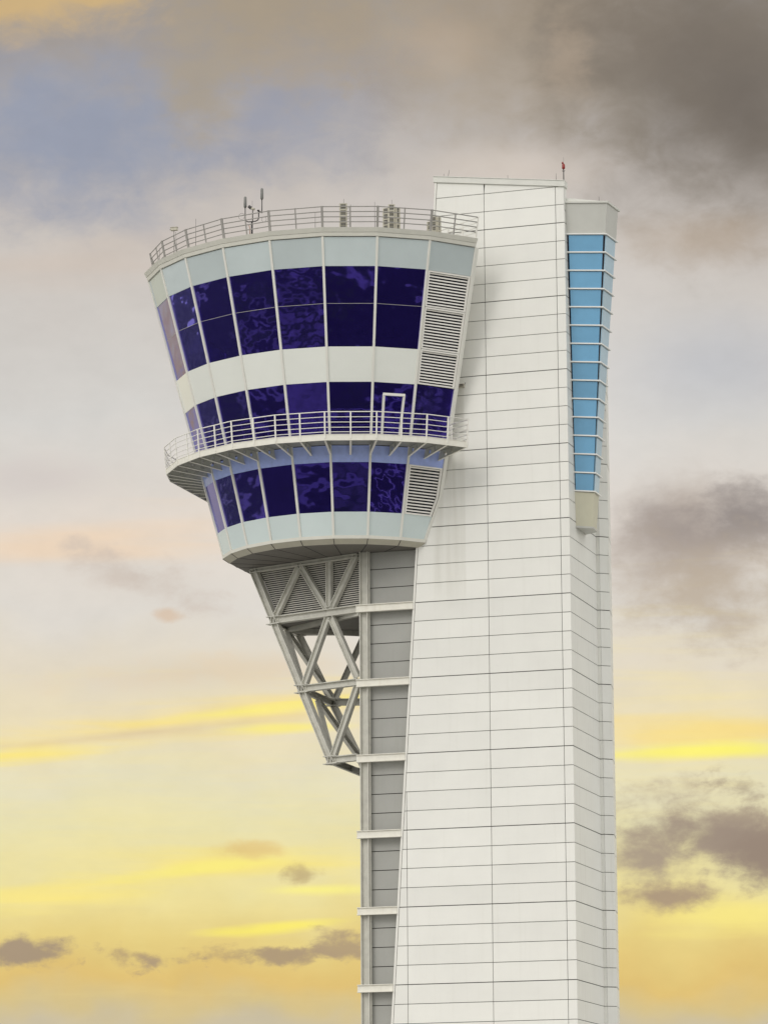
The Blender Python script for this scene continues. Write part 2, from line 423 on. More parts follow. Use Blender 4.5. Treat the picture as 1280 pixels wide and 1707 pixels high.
def facet_slab(fa, z0, z1, m, name, off=0., th=.05, inset=.05, parent=None, bv=0., xlabel=None, t0=None, t1=None):
    a0, a1 = fa; last = a1 > 320
    wd = lambda z: (vtx(wallR(z), a0, z)-vtx(wallR(z), a1, z)).length
    zs = [z0, z1] if not (last and z0 < 40.04 < z1) else [z0, 40.04, z1]
    L_ = [(inset/wd(z) if t0 is None else t0(z), z) for z in zs]
    R_ = [((t_end(z) if last else 1)-inset/wd(z) if t1 is None else t1(z), z) for z in zs]
    loop = R_+L_[::-1]
    q = MB(); q.hexa([fpt(a0, a1, t, z, off) for t, z in loop], [fpt(a0, a1, t, z, off-th) for t, z in loop], m)
    o = q.build(name, parent or cab, bevel=bv)
    if xlabel: o['label'] = xlabel
    return o

def facet_louver(fa, z0, z1, n):
    a0, a1 = fa; wd = lambda z: (vtx(wallR(z), a0, z)-vtx(wallR(z), a1, z)).length
    la = lambda z, e=0: (.09+e)/wd(z); ra = lambda z, e=0: t_end(z)-(.10+e)/wd(z)
    q = MB()
    up = (fpt(a0, a1, .5, z1)-fpt(a0, a1, .5, z0)).normalized()
    nn = (vtx(1, (a0+a1)/2, 0)-Vector((CX, CYc, 0)))
    nn = (nn-up*nn.dot(up)).normalized()
    f = .085
    for zz in (z0+f/2, z1-f/2): q.bar(fpt(a0, a1, la(zz), zz, .0), fpt(a0, a1, ra(zz), zz, .0), f, .10, M['louver'], n=nn)
    segs = [(z0, z1)] if not z0 < 40.04 < z1 else [(z0, 40.04), (40.04, z1)]
    for s0, s1 in segs:
        for t in (la, ra):
            q.bar(fpt(a0, a1, t(s0, f/2), s0), fpt(a0, a1, t(s1, f/2), s1), f, .099, M['louver'], n=nn)
    for k in range(n):
        z = z0+f+.03+(z1-z0-2*f)*(k+.5)/n
        q.bar(fpt(a0, a1, la(z, f), z, -.03), fpt(a0, a1, ra(z, f), z, -.03), (z1-z0-2*f)/n*.50, .012, M['louver'], n=(nn*.90+up*.42))
    return q.build('louver', cab)

B = dict(top=52.92, g1=51.46, tr=49.58, g1b=47.40, g2=45.62, deck=42.53, under=42.40, bl=41.56, g3b=39.04, bot=37.84)
for fa in FACETS:
    last = fa[1] > 320
    facet_slab(fa, B['g1'], B['top'], M['spandrel_top'], 'spandrel')
    if not last:
        facet_slab(fa, B['tr']+.012, B['g1'], M['glass'], 'window', off=-.03)
        facet_slab(fa, B['g1b'], B['tr']-.012, M['glass'], 'window', off=-.03)
        facet_slab(fa, B['g2'], B['g1b'], M['spandrel_mid'], 'spandrel')
        facet_slab(fa, B['deck'], B['g2'], M['glass'], 'window', off=-.03)
        facet_slab(fa, B['g3b'], B['bl'], M['glass'], 'window', off=-.03)
    else:
        facet_louver(fa, 49.60, 51.44, 11); facet_louver(fa, 47.46, 49.58, 13); facet_louver(fa, 45.66, 47.44, 11)
        facet_slab(fa, B['deck'], B['g2'], M['glass'], 'window', off=-.03)
        facet_louver(fa, B['g3b'], B['bl'], 15)
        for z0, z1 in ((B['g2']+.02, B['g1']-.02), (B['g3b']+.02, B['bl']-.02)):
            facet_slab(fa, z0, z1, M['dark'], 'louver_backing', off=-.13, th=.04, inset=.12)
    facet_slab(fa, B['bl'], B['under'], M['spandrel_shade_blue'], 'spandrel', off=-.01)
    facet_slab(fa, B['bot'], B['g3b'], M['spandrel_low'], 'spandrel')
# mullions on the facet corners; the last one follows the end of the glazing
for a in ANG[:-1]:
    q = MB(); n = vtx(1, a, 0)-Vector((CX, CYc, 0))
    q.bar(vtx(wallR(37.83)-.02, a, 37.83), vtx(wallR(52.95)-.02, a, 52.95), .125, .16, M['mullion'], n=n)
    q.build('mullion', cab, bevel=.01)
q = MB(); n = vtx(1, 322, 0)-Vector((CX, CYc, 0)); fa = FACETS[-1]
for z0, z1 in ((40.04, 52.95), (37.83, 40.04)):
    for (o1, o2, on) in ((-.06, .05, .0), (.0525, .17, -.02)):
        A0, A1 = fpt(*fa, t_end(z0), z0), fpt(*fa, t_end(z1), z1)
        q.bar(A0, A1, .11, .16, M['mullion'], n=n, oq=0 if on == 0 else -.1165, on=on)
q.build('mullion', cab, bevel=.008)
# transom bead between the two panes of the upper glazing
for fa in FACETS[:-1]:
    q = MB(); q.bar(fpt(*fa, .03, B['tr'], -.035), fpt(*fa, .97, B['tr'], -.035), .016, .022, M['roofrail'], n=(0, 0, 1)); q.build('transom', cab)
# end wall beside the slab, rear wall, floors
def endpt(z, inner=False):
    p = fpt(*FACETS[-1], t_end(z), z, -.05)
    return p if not inner else Vector((-7.42, -.02, z))
q = MB()
poly = [endpt(52.9), endpt(46), endpt(40.1), Vector((-7.40, -.02, 40.2)), Vector((-7.40, -.02, 52.9))]
q.hexa(poly, [p+Vector((-.09, -.03, 0)) for p in poly], M['trim']); q.build('end_wall', cab)
rear_a = [33.7]+[a for a in CORN if a < 188]
q = MB()
for a0, a1 in zip(rear_a, rear_a[1:]):
    for z0, z1, m in ((37.84, 39.04, 'spandrel_low'), (39.04, 41.56, 'glass'), (41.56, 42.5, 'spandrel_shade_blue'), (42.5, 45.62, 'glass'), (45.62, 47.4, 'spandrel_mid'), (47.4, 51.46, 'glass'), (51.46, 52.92, 'spandrel_top')):
        L4 = [fpt(a0, a1, .006, z0), fpt(a0, a1, .994, z0), fpt(a0, a1, .994, z1), fpt(a0, a1, .006, z1)]
        nn = (vtx(1, (a0+a1)/2, 0)-Vector((CX, CYc, 0)))*.05
        q.hexa(L4, [p-nn for p in L4], M[m])
q.build('rear_glazing', cab)
RING = [33.7]+CORN+[325.9]
def ringmesh(name, specs, parent, angs=RING, bev=0., rf=lambda a: 1.):
    """specs: (R0 bottom-outer, R1 top-outer, inner R, z0, z1, material)"""
    q = MB()
    for (r0, r1, ri, z0, z1, m) in specs:
        for a0, a1 in zip(angs, angs[1:]):
            A = [vtx(r0*rf(a0), a0, z0), vtx(r0*rf(a1), a1, z0), vtx(r1*rf(a1), a1, z1), vtx(r1*rf(a0), a0, z1)]
            g0, g1 = (rf(a0), rf(a1)) if ri > 9.5 else (1, 1)
            Bk = [vtx(ri*g0, a0, z0), vtx(ri*g1, a1, z0), vtx(ri*g1, a1, z1), vtx(ri*g0, a0, z1)]
            q.hexa(A, Bk, m)
    bmesh.ops.remove_doubles(q.bm, verts=q.bm.verts, dist=.0005)
    # drop the inner end caps shared by neighbouring segments
    seen = {}
    for f in list(q.bm.faces):
        k = tuple(sorted(v.index for v in f.verts)) if False else frozenset(f.verts)
        seen.setdefault(k, []).append(f)
    dup = [f for v in seen.values() if len(v) > 1 for f in v]
    bmesh.ops.delete(q.bm, geom=dup, context='FACES_ONLY')
    return q.build(name, parent, bevel=bev)
ringmesh('cornice', [(11.02, 11.08, 10.6, 52.955, 53.14, M['cornice']), (11.10, 11.22, 10.55, 53.15, 53.375, M['cornice'])], cab)
def disc(name, R, z, th, m, angs=RING):
    q = MB(); lp = [vtx(R, a, z) for a in angs]+[Vector((-7.46, .0, z)), Vector((-7.46, 8., z))]
    q.hexa(lp, [p+Vector((0, 0, th)) for p in lp], m); return q.build(name, cab)
disc('roof_deck', 10.5, 53.16, .14, M['deckmat'])
ringmesh('soffit_rim', [(6.90, 6.92, 6.5, 37.66, 37.83, M['cornice'])], cab, angs=[36.]+CORN+[324.0])
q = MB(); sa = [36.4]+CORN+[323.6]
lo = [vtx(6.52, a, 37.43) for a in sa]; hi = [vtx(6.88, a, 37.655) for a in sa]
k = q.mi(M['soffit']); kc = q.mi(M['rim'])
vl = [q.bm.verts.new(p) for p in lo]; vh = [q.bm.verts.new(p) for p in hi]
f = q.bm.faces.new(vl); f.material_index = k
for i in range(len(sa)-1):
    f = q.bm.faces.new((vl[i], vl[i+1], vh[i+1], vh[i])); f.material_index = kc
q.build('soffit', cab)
q = MB()
for a in sa[1:-1]:
    q.bar(vtx(6.885, a, 37.648), vtx(6.525, a, 37.422), .03, .012, M['dark'], n=(0, 0, 1))
    q.bar(vtx(6.38, a, 37.425), vtx(2.5, a, 37.425), .03, .012, M['dark'], n=(0, 0, 1))
q.build('soffit_joint', cab)

# rooms behind the glass
def inner(name, R, z, th, m):
    lp = [vtx(R, a, z) for a in RING[1:-1]]+[Vector((-8.4, .6, z)), Vector((-8.4, 7.4, z))]
    q = MB(); q.hexa(lp, [p+Vector((0, 0, th)) for p in lp], m); return q.build(name, cab)
for zf, zc in ((47.20, 51.52), (42.38, 45.68), (38.86, 41.62)):
    inner('floor', wallR(zf)-.22, zf, .16, M['room_floor']); inner('ceiling', wallR(zc)-.24, zc, .10, M['room_ceiling'])
    q = MB(); lp = [(-14.6, 2.2), (-13.2, 1.2), (-8.6, 1.2), (-8.6, 6.8), (-13.2, 6.8), (-14.6, 5.8)]
    q.hexa([(x, y, zf+.17) for x, y in lp], [(x, y, zc-.005) for x, y in lp], M['room_wall']); q.build('inner_wall', cab)
def counter(a0, a1, zf, h_, dep, rin, legs=False):
    q = MB(); R = wallR(zf)-rin
    def seg(r0, r1, z0, z1, m, b0, b1):
        q.hexa([vtx(r0, b0, z0), vtx(r0, b1, z0), vtx(r1, b1, z0), vtx(r1, b0, z0)], [vtx(r0, b0, z1), vtx(r0, b1, z1), vtx(r1, b1, z1), vtx(r1, b0, z1)], m)
    seg(R, R-dep, zf+h_-.06, zf+h_, M['desk'], a0, a1)
    if legs:
        for k in range(4): aa = a0+(a1-a0)*(k+.1)/3.3; seg(R-.1, R-.2, zf, zf+h_-.062, M['desk'], aa, aa+.8)
    else: seg(R-.05, R-.12, zf, zf+h_-.062, M['desk'], a0+.3, a1-.3)
    n = max(1, int((a1-a0)/5))
    for k in range(n):
        aa = a0+(a1-a0)*(k+.25)/n; seg(R-.25, R-.31, zf+h_+.08, zf+h_+.50, M['desk'], aa, aa+2.6)
        seg(R-.27, R-.29, zf+h_+.002, zf+h_+.078, M['desk'], aa+1.1, aa+1.5)
    q.build('counter', cab)
counter(238, 250, 47.36, .95, .8, .9); counter(254, 264, 47.36, 1.0, .8, .8); counter(268, 281, 47.36, 1.25, .8, 1.0, True)
counter(284, 295, 47.36, .95, .8, .9); counter(299, 309, 47.36, .9, .8, 1.1)
counter(253, 279, 42.54, 1.1, .8, 1.0); counter(283, 295, 42.54, .9, .8, 1.3); counter(224, 248, 42.54, .95, .8, 1.2)

# door in the glazing on to the gallery
fa = (296.3, 311.3); q = MB()
def dpt(t, z, o=.03): return fpt(*fa, t, z, o)
nn = vtx(1, 303.8, 0)-Vector((CX, CYc, 0))
zb_, zt_, ta, tb = 42.56, 45.02, .27, .76
zk = lambda t: (vtx(wallR(zt_), fa[0], 0)-vtx(wallR(zt_), fa[1], 0)).length
q.bar(dpt(ta, zb_), dpt(ta, zt_), .13, .08, M['mullion'], n=nn); q.bar(dpt(tb-.05, zb_), dpt(tb-.01, zt_), .13, .08, M['mullion'], n=nn)
q.bar(dpt(ta-.02, zt_), dpt(tb+.015, zt_), .14, .085, M['mullion'], n=nn); q.bar(dpt(ta+.02, zb_+.1), dpt(tb-.06, zb_+.1), .16, .07, M['mullion'], n=nn)
door = q.build('door', cab, bevel=.008)
facet_slab(fa, zb_+.15, zt_-.05, M['glass'], 'door_glass', off=.005, th=.02, parent=cab, t0=lambda z: ta+.03, t1=lambda z: tb-.06).parent = door
h = MB(); h.tube([dpt(tb-.075, 43.55, .09), dpt(tb-.075, 43.75, .09)], .02, M['darkmetal']); h.build('handle', cab).parent = door
door.parent = cab

# ================================================================== GALLERY ROUND THE CONTROL ROOM
gal = bpy.data.objects.new('gallery', None); C.objects.link(gal); gal.parent = T
GA = [36.]+CORN+[325.2]
GR = 10.33
ringmesh('fascia', [(GR, GR, GR-.05, 42.20, 42.50, M['beam']), (GR+.015, GR+.015, GR-.12, 42.505, 42.535, M['beam'])], gal, angs=GA, rf=lean)
ringmesh('deck', [(GR-.06, GR-.06, 8.17, 42.42, 42.50, M['deckmat'])], gal, angs=GA, rf=lean)
def gal_dir(a): return (vtx(1, a, 0)-Vector((CX, CYc, 0)))
def on_chord(a, angs):      # radius factor that puts a point at this bearing on the straight edge between corners
    i = max(j for j in range(len(angs)) if angs[j] <= a+1e-6); i = min(i, len(angs)-2)
    a0, a1 = angs[i], angs[i+1]
    p, q_ = [(lean(x)*fac(x)*math.cos(rad(x)), lean(x)*fac(x)*math.sin(rad(x))) for x in (a0, a1)]
    d = (math.cos(rad(a)), math.sin(rad(a))); e = (q_[0]-p[0], q_[1]-p[1])
    return (p[0]*e[1]-p[1]*e[0])/(d[0]*e[1]-d[1]*e[0])/fac(a)
def gal_R(a): return on_chord(a, GA)
def halves(lo, hi):
    c = [a for a in CORN if lo < a < hi]
    return sorted(c+[(x+y)/2 for x, y in zip(c, c[1:])])
post_angles = halves(170, 312)+[318.3, 324.9]
for i, a in enumerate(post_angles):
    dd = gal_dir(a); kf = gal_R(a)
    q = MB(); q.bar(vtx(GR*kf, a, 42.30), vtx((GR+.13)*kf, a, 43.70), .075, .05, M['railing'], n=dd); q.build('post', gal)
for z, r in ((43.69, .026), (43.42, .02), (43.15, .02), (42.88, .02), (42.64, .02)):
    R = GR+.13*(z-42.3)/1.4-.0
    q = MB()
    aa = [a for a in GA if a > 160]
    q.tube([vtx(R*lean(a), a, z) for a in aa]+[vtx(7.6, 325.2, z)], r, M['railing'], seg=6)
    q.build('rail', gal)
for rr in (7.9, 9.0):
    q = MB(); q.bar(vtx(rr, 325.2, 42.5), vtx(rr, 325.2, 43.7), .05, .05, M['railing'], n=gal_dir(325.2)); q.build('post', gal)
q = MB(); q.bar(vtx(7.6, 325.2, 42.37), vtx(GR, 325.2, 42.37), .28, .05, M['beam'], n=(gal_dir(325.2+90))); q.build('end_fascia', gal)
# brackets: tapered plates with two lightening holes and a bottom flange
def bracket(a):
    q = MB(); kf = gal_R(a); dd = gal_dir(a); side = Vector((-dd.y, dd.x, 0))
    wr = wallR(42.05)*on_chord(a, GA)/lean(a)*.995
    r0, r1 = wr-.02, GR*kf-.06
    zb0, zb1, zt = 41.93, 42.20, 42.415
    holes = [(r0+.62, 42.20, .125), (r0+1.18, 42.26, .105)]
    k = q.mi(M['bracket'])
    bmm = q.bm
    # front and back sheet built as strips around octagonal holes
    def P(r, z, o): return vtx(r, a, z)+side*o
    for o in (-.012, .012):
        cuts = [r0, holes[0][0]-.22, holes[0][0]+.22, holes[1][0]-.22, holes[1][0]+.22, r1]
        zb = lambda r: zb0+(zb1-zb0)*(r-r0)/(r1-r0)
        for j in range(5):
            ra, rb = cuts[j], cuts[j+1]
            if j in (1, 3):
                hc, hz, hr = holes[(j-1)//2]
                ring = [bmm.verts.new(P(hc+hr*math.cos(t), hz+hr*math.sin(t), o)) for t in [math.pi/8+math.pi/4*i for i in range(8)]]
                oc = [(rb, hz+.06), (hc+.09, zt), (hc-.09, zt), (ra, hz+.06), (ra, hz-.06), (hc-.09, zb(hc-.09)), (hc+.09, zb(hc+.09)), (rb, hz-.06)]
                out = [bmm.verts.new(P(r, z, o)) for r, z in oc]
                for i in range(8):
                    bmm.faces.new((ring[i], ring[(i+1) % 8], out[(i+1) % 8], out[i])).material_index = k
                for (i0, i1, c) in ((0, 1, (rb, zt)), (2, 3, (ra, zt)), (4, 5, (ra, zb(ra))), (6, 7, (rb, zb(rb)))):
                    bmm.faces.new((out[i0], out[i1], bmm.verts.new(P(c[0], c[1], o)))).material_index = k
            else:
                bmm.faces.new([bmm.verts.new(P(r, z, o)) for r, z in ((ra, zb(ra)), (rb, zb(rb)), (rb, zt), (ra, zt))]).material_index = k
    q.bar(P(r0, zb0, 0), P(r1, zb1, 0), .11, .022, M['beam'], n=(0, 0, 1))
    return q.build('bracket', gal)
for i, a in enumerate(halves(150, 312)+[318.3, 324.7]): 
    if a < 322 or a == 324.7: bracket(a)

# ================================================================== ROOF RAILING
rr_ = bpy.data.objects.new('roof_railing', None); C.objects.link(rr_); rr_.parent = T
RR = 11.08
def roofp(a, z): 
    kf = on_chord(a, RING)
    return vtx((RR+.24*(z-53.38)/1.1)*kf, a, z)
for a in halves(150, 312)+[318.6]:
    thick = a in CORN
    q = MB(); q.bar(roofp(a, 53.37), roofp(a, 54.53), .12 if thick else .06, .08 if thick else .05, M['roofrail'], n=gal_dir(a)); q.build('post', rr_)
q = MB(); q.bar(roofp(325.6, 53.37), roofp(325.6, 54.53), .07, .07, M['railing'], n=gal_dir(325.6)); q.build('post', rr_)
for a, m in ((7.6, 'railing'), (8.8, 'railing'), (10.0, 'railing')):
    q = MB(); q.bar(vtx(a, 325.6, 53.3), vtx(a, 325.6, 54.48), .05, .05, M[m], n=gal_dir(325.6)); q.build('post', rr_)
for z in (54.50, 54.24, 53.98, 53.72):
    q = MB(); q.tube([roofp(a, z) for a in RING if a > 150 and a < 325]+[roofp(325.6, z)], .028, M['roofrail'], seg=6); q.build('rail', rr_)
    q = MB(); q.tube([roofp(325.6, z)-gal_dir(325.6)*.03, vtx(7.5, 325.6, z)], .024, M['railing'], seg=6); q.build('rail', rr_)

# ================================================================== GLAZED BAY ON THE SIDE WALL
bay = bpy.data.objects.new('stair_bay', None); C.objects.link(bay); bay.parent = T
ZA, ZB, ZC, ZD = 53.94, 40.16, 55.62, 38.20
def lin(p0, p1, z): t = (z-ZB)/(ZA-ZB); return Vector((p0[0]+(p1[0]-p0[0])*t, p0[1]+(p1[1]-p0[1])*t, z))
bA = lambda z, e=0: lin((0, 1.18), (0, .36), z)+Vector((.004, -e, 0))
bB = lambda z, e=0: lin((.91, 1.76), (1.97, 1.02), z)+Vector((e*.9, -e*.8, 0))
bC = lambda z, e=0: lin((.89, 2.80), (2.12, 2.66), z)+Vector((e, 0, 0))
bD = lambda z, e=0: lin((0, 3.3), (0, 3.3), z)+Vector((.004, 0, 0))
NR = 14; dz = (ZA-ZB)/NR
q = MB(); q.hexa([bA(ZB, -.09), bB(ZB, -.09), bC(ZB, -.09), bD(ZB)], [bA(ZA, -.09), bB(ZA, -.09), bC(ZA, -.09), bD(ZA)], M['sash']); q.build('bay_frame', bay)
def pane(P0, P1, z0, z1, ins, name, m):
    q = MB(); off = Vector((0, 0, 0))
    n = (P1(z0)-P0(z0)).cross(Vector((0, 0, 1))).normalized()
    L4 = [P0(z0).lerp(P1(z0), ins[0]), P0(z0).lerp(P1(z0), 1-ins[1]), P0(z1).lerp(P1(z1), 1-ins[1]), P0(z1).lerp(P1(z1), ins[0])]
    q.hexa([p+n*.0 for p in L4], [p-n*.06 for p in L4], m); return q.build(name, bay)
for k in range(NR):
    z0, z1 = ZB+k*dz+.045, ZB+(k+1)*dz-.055
    pane(bA, bB, z0, z1, (.055, .06), 'window', M['baypane'])
    pane(bB, bC, z0, z1, (.07, .05), 'window', M['baypane_side'])
for k in range(NR+1):
    z = ZB+k*dz; q = MB(); e = .075
    lo = [bA(z, e), bB(z, e), bC(z, e)+Vector((.02, .12, 0)), bC(z, -.05)+Vector((0, .12, 0)), bA(z, -.12)]
    q.hexa([p-Vector((0, 0, .032)) for p in lo], [p+Vector((0, 0, .032)) for p in lo], M['fin']); q.build('fin', bay)
q = MB(); q.hexa([bA(ZA+.05), bB(ZA+.05), bC(ZA+.05), bD(ZA+.05)], [bA(ZC), bB(ZC), bC(ZC), bD(ZC)], M['bay']); q.build('head_panel', bay, bevel=.01)
q = MB(); e = .07; q.hexa([bA(ZC+.002, e), bB(ZC+.002, e), bC(ZC+.002, e)+Vector((0, .15, 0)), bD(ZC+.002)], [bA(ZC+.1, e), bB(ZC+.1, e), bC(ZC+.1, e)+Vector((0, .15, 0)), bD(ZC+.1)], M['coping'])
q.hexa([bA(ZC+.103, -.05), bB(ZC+.103, -.05), bC(ZC+.103, -.05), bD(ZC+.103)], [bA(ZC+.32, -.1), bB(ZC+.14, -.3), bC(ZC+.14, -.3), bD(ZC+.30)], M['coping']); q.build('bay_roof', bay)
q = MB(); q.hexa([bA(ZD+.1), bB(ZD+.1), bC(ZD+.1), bD(ZD+.1)], [bA(ZB-.05), bB(ZB-.05), bC(ZB-.05), bD(ZB-.05)], M['bay_low']); q.build('base_panel', bay, bevel=.008)
q = MB(); e = .06; q.hexa([bA(ZD, e), bB(ZD, e), bC(ZD, e), bD(ZD)], [bA(ZD+.095, e), bB(ZD+.095, e), bC(ZD+.095, e), bD(ZD+.095)], M['bay']); q.build('base_ledge', bay)

# ================================================================== THINGS FIXED TO THE TOWER
# mast with two whip antennas, camera, cable loops
t = empty('antenna_mast', (-15.62, -5.5, 53.37), 'dark antenna mast with two stubby whips and a camera behind the roof railing', 'antenna')
q = MB(); q.tube([(0, 0, 0), (0, 0, 1.15)], .055, M['darkmetal']); q.tube([(-.10, -.04, 0), (-.10, -.04, .75), (-.16, -.04, .98)], .02, M['copper']); q.build('pole', t)
q = MB()
q.tube([(-.38, 0, 1.62), (-.38, 0, 1.32), (-.33, 0, 1.20), (-.2, 0, 1.14), (.2, 0, 1.14), (.34, 0, 1.2), (.38, 0, 1.32), (.38, 0, 1.72)], .032, M['darkmetal']); q.build('crossarm', t)
for x, z0, z1 in ((-.38, 1.45, 2.55), (.56, 1.55, 2.92)):
    q = MB(); q.tube([(x, 0, z0), (x, 0, z1-.62)], .028, M['darkmetal']); q.tube([(x, 0, z1-.62), (x, 0, z1-.56), (x, 0, z1-.05), (x, 0, z1)], [.05, .085, .075, .04], M['antenna'], 10); q.build('antenna', t)
q = MB(); q.tube([(.38, 0, 1.66), (.56, 0, 1.62)], .03, M['darkmetal']); q.tube([(.36, 0, 1.68), (.36, 0, 1.74)], .07, M['darkmetal']); q.build('bracket', t)
q = MB(); q.tube([(-.16, -.05, 1.98), (-.02, -.05, 1.86)], .085, M['darkmetal'], 10); q.tube([(-.02, -.05, 1.86), (.16, -.05, 1.78)], .065, M['beige'], 10); q.tube([(.06, 0, 1.8), (.04, 0, 1.14)], .02, M['darkmetal']); q.build('camera', t)
for x, z, r in ((-.58, 1.48, .17), (.68, 1.2, .13)):
    q = MB(); q.tube([(x+r*math.cos(k*math.pi/9), 0, z+r*math.sin(k*math.pi/9)) for k in range(19)], .008, M['darkmetal'], 5); q.build('cable_loop', t)
q = MB(); q.tube([(.0, .05, 1.15), (.0, .05, 2.3)], .007, M['darkmetal'], 5); q.build('lightning_spike', t)

# small camera on a post at the left of the roof
t = empty('roof_camera', (-20.72, -3.75, 53.37), 'small pale camera on a thin post at the left end of the roof railing', 'camera')
q = MB(); q.tube([(.02, 0, 0), (0, 0, 1.62)], .022, M['roofrail']); q.tube([(.22, 0, .1), (.1, 0, 1.5)], .014, M['roofrail']); q.build('pole', t)
q = MB(); q.box(-.17, .2, -.09, .09, 1.60, 1.76, M['beige']); q.box(-.2, .22, -.11, .11, 1.762, 1.79, M['beige']); q.build('housing', t, bevel=.015)
q = MB(); q.tube([(-.21, 0, 1.68), (-.168, 0, 1.68)], .05, M['darkmetal']); q.build('lens', t)

# louvred loudspeaker stacks on the roof
def stack(loc, label, cols, ht, bracket_x=None):
    t = empty('louvred_stack', loc, label, 'equipment stack', 'louvred equipment stacks on the roof')
    for (x, y, w_, d_, rot, h_) in cols:
        R = Matrix.Translation((x, y, 0)) @ Matrix.Rotation(rad(rot), 4, 'Z')
        q = MB(); n = 6
        q.box(-w_/2, w_/2, .03, d_, 0, h_, M['beige'])
        q.box(-w_/2, -w_/2+.07, 0, .029, 0, h_, M['beige']); q.box(w_/2-.07, w_/2, 0, .029, 0, h_, M['beige'])
        for k in range(n+1):
            z = h_*k/n; q.box(-w_/2+.071, w_/2-.071, -.01, .028, max(0, z-.03), min(h_, z+.03), M['beige'])
        bmesh.ops.transform(q.bm, matrix=R, verts=q.bm.verts); q.build('housing', t)
        q = MB()
        for k in range(n):
            z0, z1 = h_*k/n+.035, h_*(k+1)/n-.035
            q.box(-w_/2+.075, w_/2-.075, .012, .029, z0, z1, M['slot'])
            for j in range(4): q.box(-w_/2+.08, w_/2-.08, -.004, .011, z0+.02+j*.075, z0+.04+j*.075, M['beige'] if j % 2 else M['roofrail'])
        bmesh.ops.transform(q.bm, matrix=R, verts=q.bm.verts); q.build('grille', t)
    if bracket_x:
        q = MB(); q.tube([(bracket_x, 0, 0), (bracket_x, 0, ht-.1)], .018, M['roofrail'], 6)
        for k in range(6): q.tube([(bracket_x-.25, .0, .25+k*.3), (bracket_x, 0, .25+k*.3)], .014, M['roofrail'], 6)
        q.build('bracket', t)
    q = MB(); q.tube([(0, .1, ht), (0, .1, ht+.28)], .008, M['darkmetal'], 5); q.build('lightning_spike', t)
    return t
stack((-10.86, -4.5, 53.31), 'single narrow louvred stack on the roof, leftmost of the three', [(0, 0, .42, .40, 18, 2.02)], 2.02, .42)
stack((-8.52, -3.5, 53.31), 'widest louvred stack on the roof, three faceted columns', [(.02, 0, .36, .40, 18, 2.02), (-.33, .06, .36, .40, -8, 1.86), (.34, .12, .26, .4, 40, 1.86)], 2.02)
stack((-6.64, -2.0, 53.31), 'short louvred stack on the roof beside the white tower wall', [(.02, 0, .3, .4, 18, 1.58), (-.3, .08, .24, .4, -10, 1.35), (.3, .05, .2, .4, 40, 1.55)], 1.58)

# red obstruction light on its pole
t = empty('obstruction_light', (-.06, .2, 56.80), 'red obstruction light on a thin pole at the right corner of the parapet', 'beacon')
q = MB(); q.tube([(0, 0, 0), (0, 0, .72)], .028, M['darkmetal']); q.tube([(-.08, 0, .62), (0, 0, .55), (.08, 0, .62)], .016, M['darkmetal']); q.build('pole', t)
q = MB(); q.tube([(0, 0, .70), (0, 0, .74), (0, 0, .80), (0, 0, .94), (0, 0, 1.0)], [.05, .085, .085, .08, .04], M['red'], 12); q.build('lens', t)
q = MB(); q.tube([(-.05, 0, 1.0), (-.05, 0, 1.1)], [.05, .035], M['red'], 10); q.build('cap', t)
q = MB(); q.tube([(0, .03, .9), (0, .03, 1.38)], .006, M['darkmetal'], 5); q.build('lightning_spike', t)

# lightning rods
rods = [((-6.72, .2, 57.55), .36, 0, 'short lightning rod at the left corner of the white parapet'),
        ((-6.55, .3, 57.52), .62, .12, 'slanting lightning rod beside the short one at the left of the parapet'),
        ((-3.15, .2, 57.12), .36, 0, 'thin lightning rod on the middle of the white parapet'),
        ((-.50, .3, 56.83), .50, 0, 'thin lightning rod on the parapet beside the red obstruction light'),
        ((1.55, 1.4, 55.74), .42, 0, 'thin lightning rod on the roof of the blue glazed bay'),
        ((-18.85, -5.35, 53.37), 1.65, 0, 'lightning rod rising beside the roof railing, right of the small roof camera'),
        ((-22.50, -1.30, 53.37), 1.45, 0, 'lightning rod at the far left end of the roof railing'),
        ((-11.7, -6.6, 53.37), .95, 0, 'short lightning rod behind the railing, left of the single louvred stack'),
        ((-8.85, -5.3, 53.37), 1.62, 0, 'lightning rod on the railing between the narrow and widest louvred stacks')]
for loc, h_, lean, lab in rods:
    q = MB(); q.tube([(0, 0, 0), (0, 0, .10)], .03, M['darkmetal'], 6); q.tube([(0, 0, .08), (lean, 0, h_)], [.013, .008], M['darkmetal'], 5)
    o = q.build('lightning_rod'); o.matrix_world = ROOT @ Matrix.Translation(Vector(loc))
    o['label'] = lab; o['category'] = 'lightning rod'; o['group'] = 'lightning rods on the tower'

# floodlight on the slab beside the control room
t = empty('wall_light', (-5.74, -.002, 45.95), 'small dark floodlight fixed to the white wall beside the control room', 'wall light')
q = MB(); q.box(-.30, .14, -.20, -.003, -.02, .15, M['beige']); q.build('housing', t, bevel=.015)
q = MB(); q.box(-.29, .10, -.225, -.203, .075, .12, M['darkmetal']); q.box(-.29, .10, -.225, -.203, .0, .04, M['darkmetal']); q.build('lens', t)
q = MB(); q.tube([(.14, -.1, .1), (.2, -.1, .22)], .015, M['darkmetal'], 5); q.build('bracket', t)

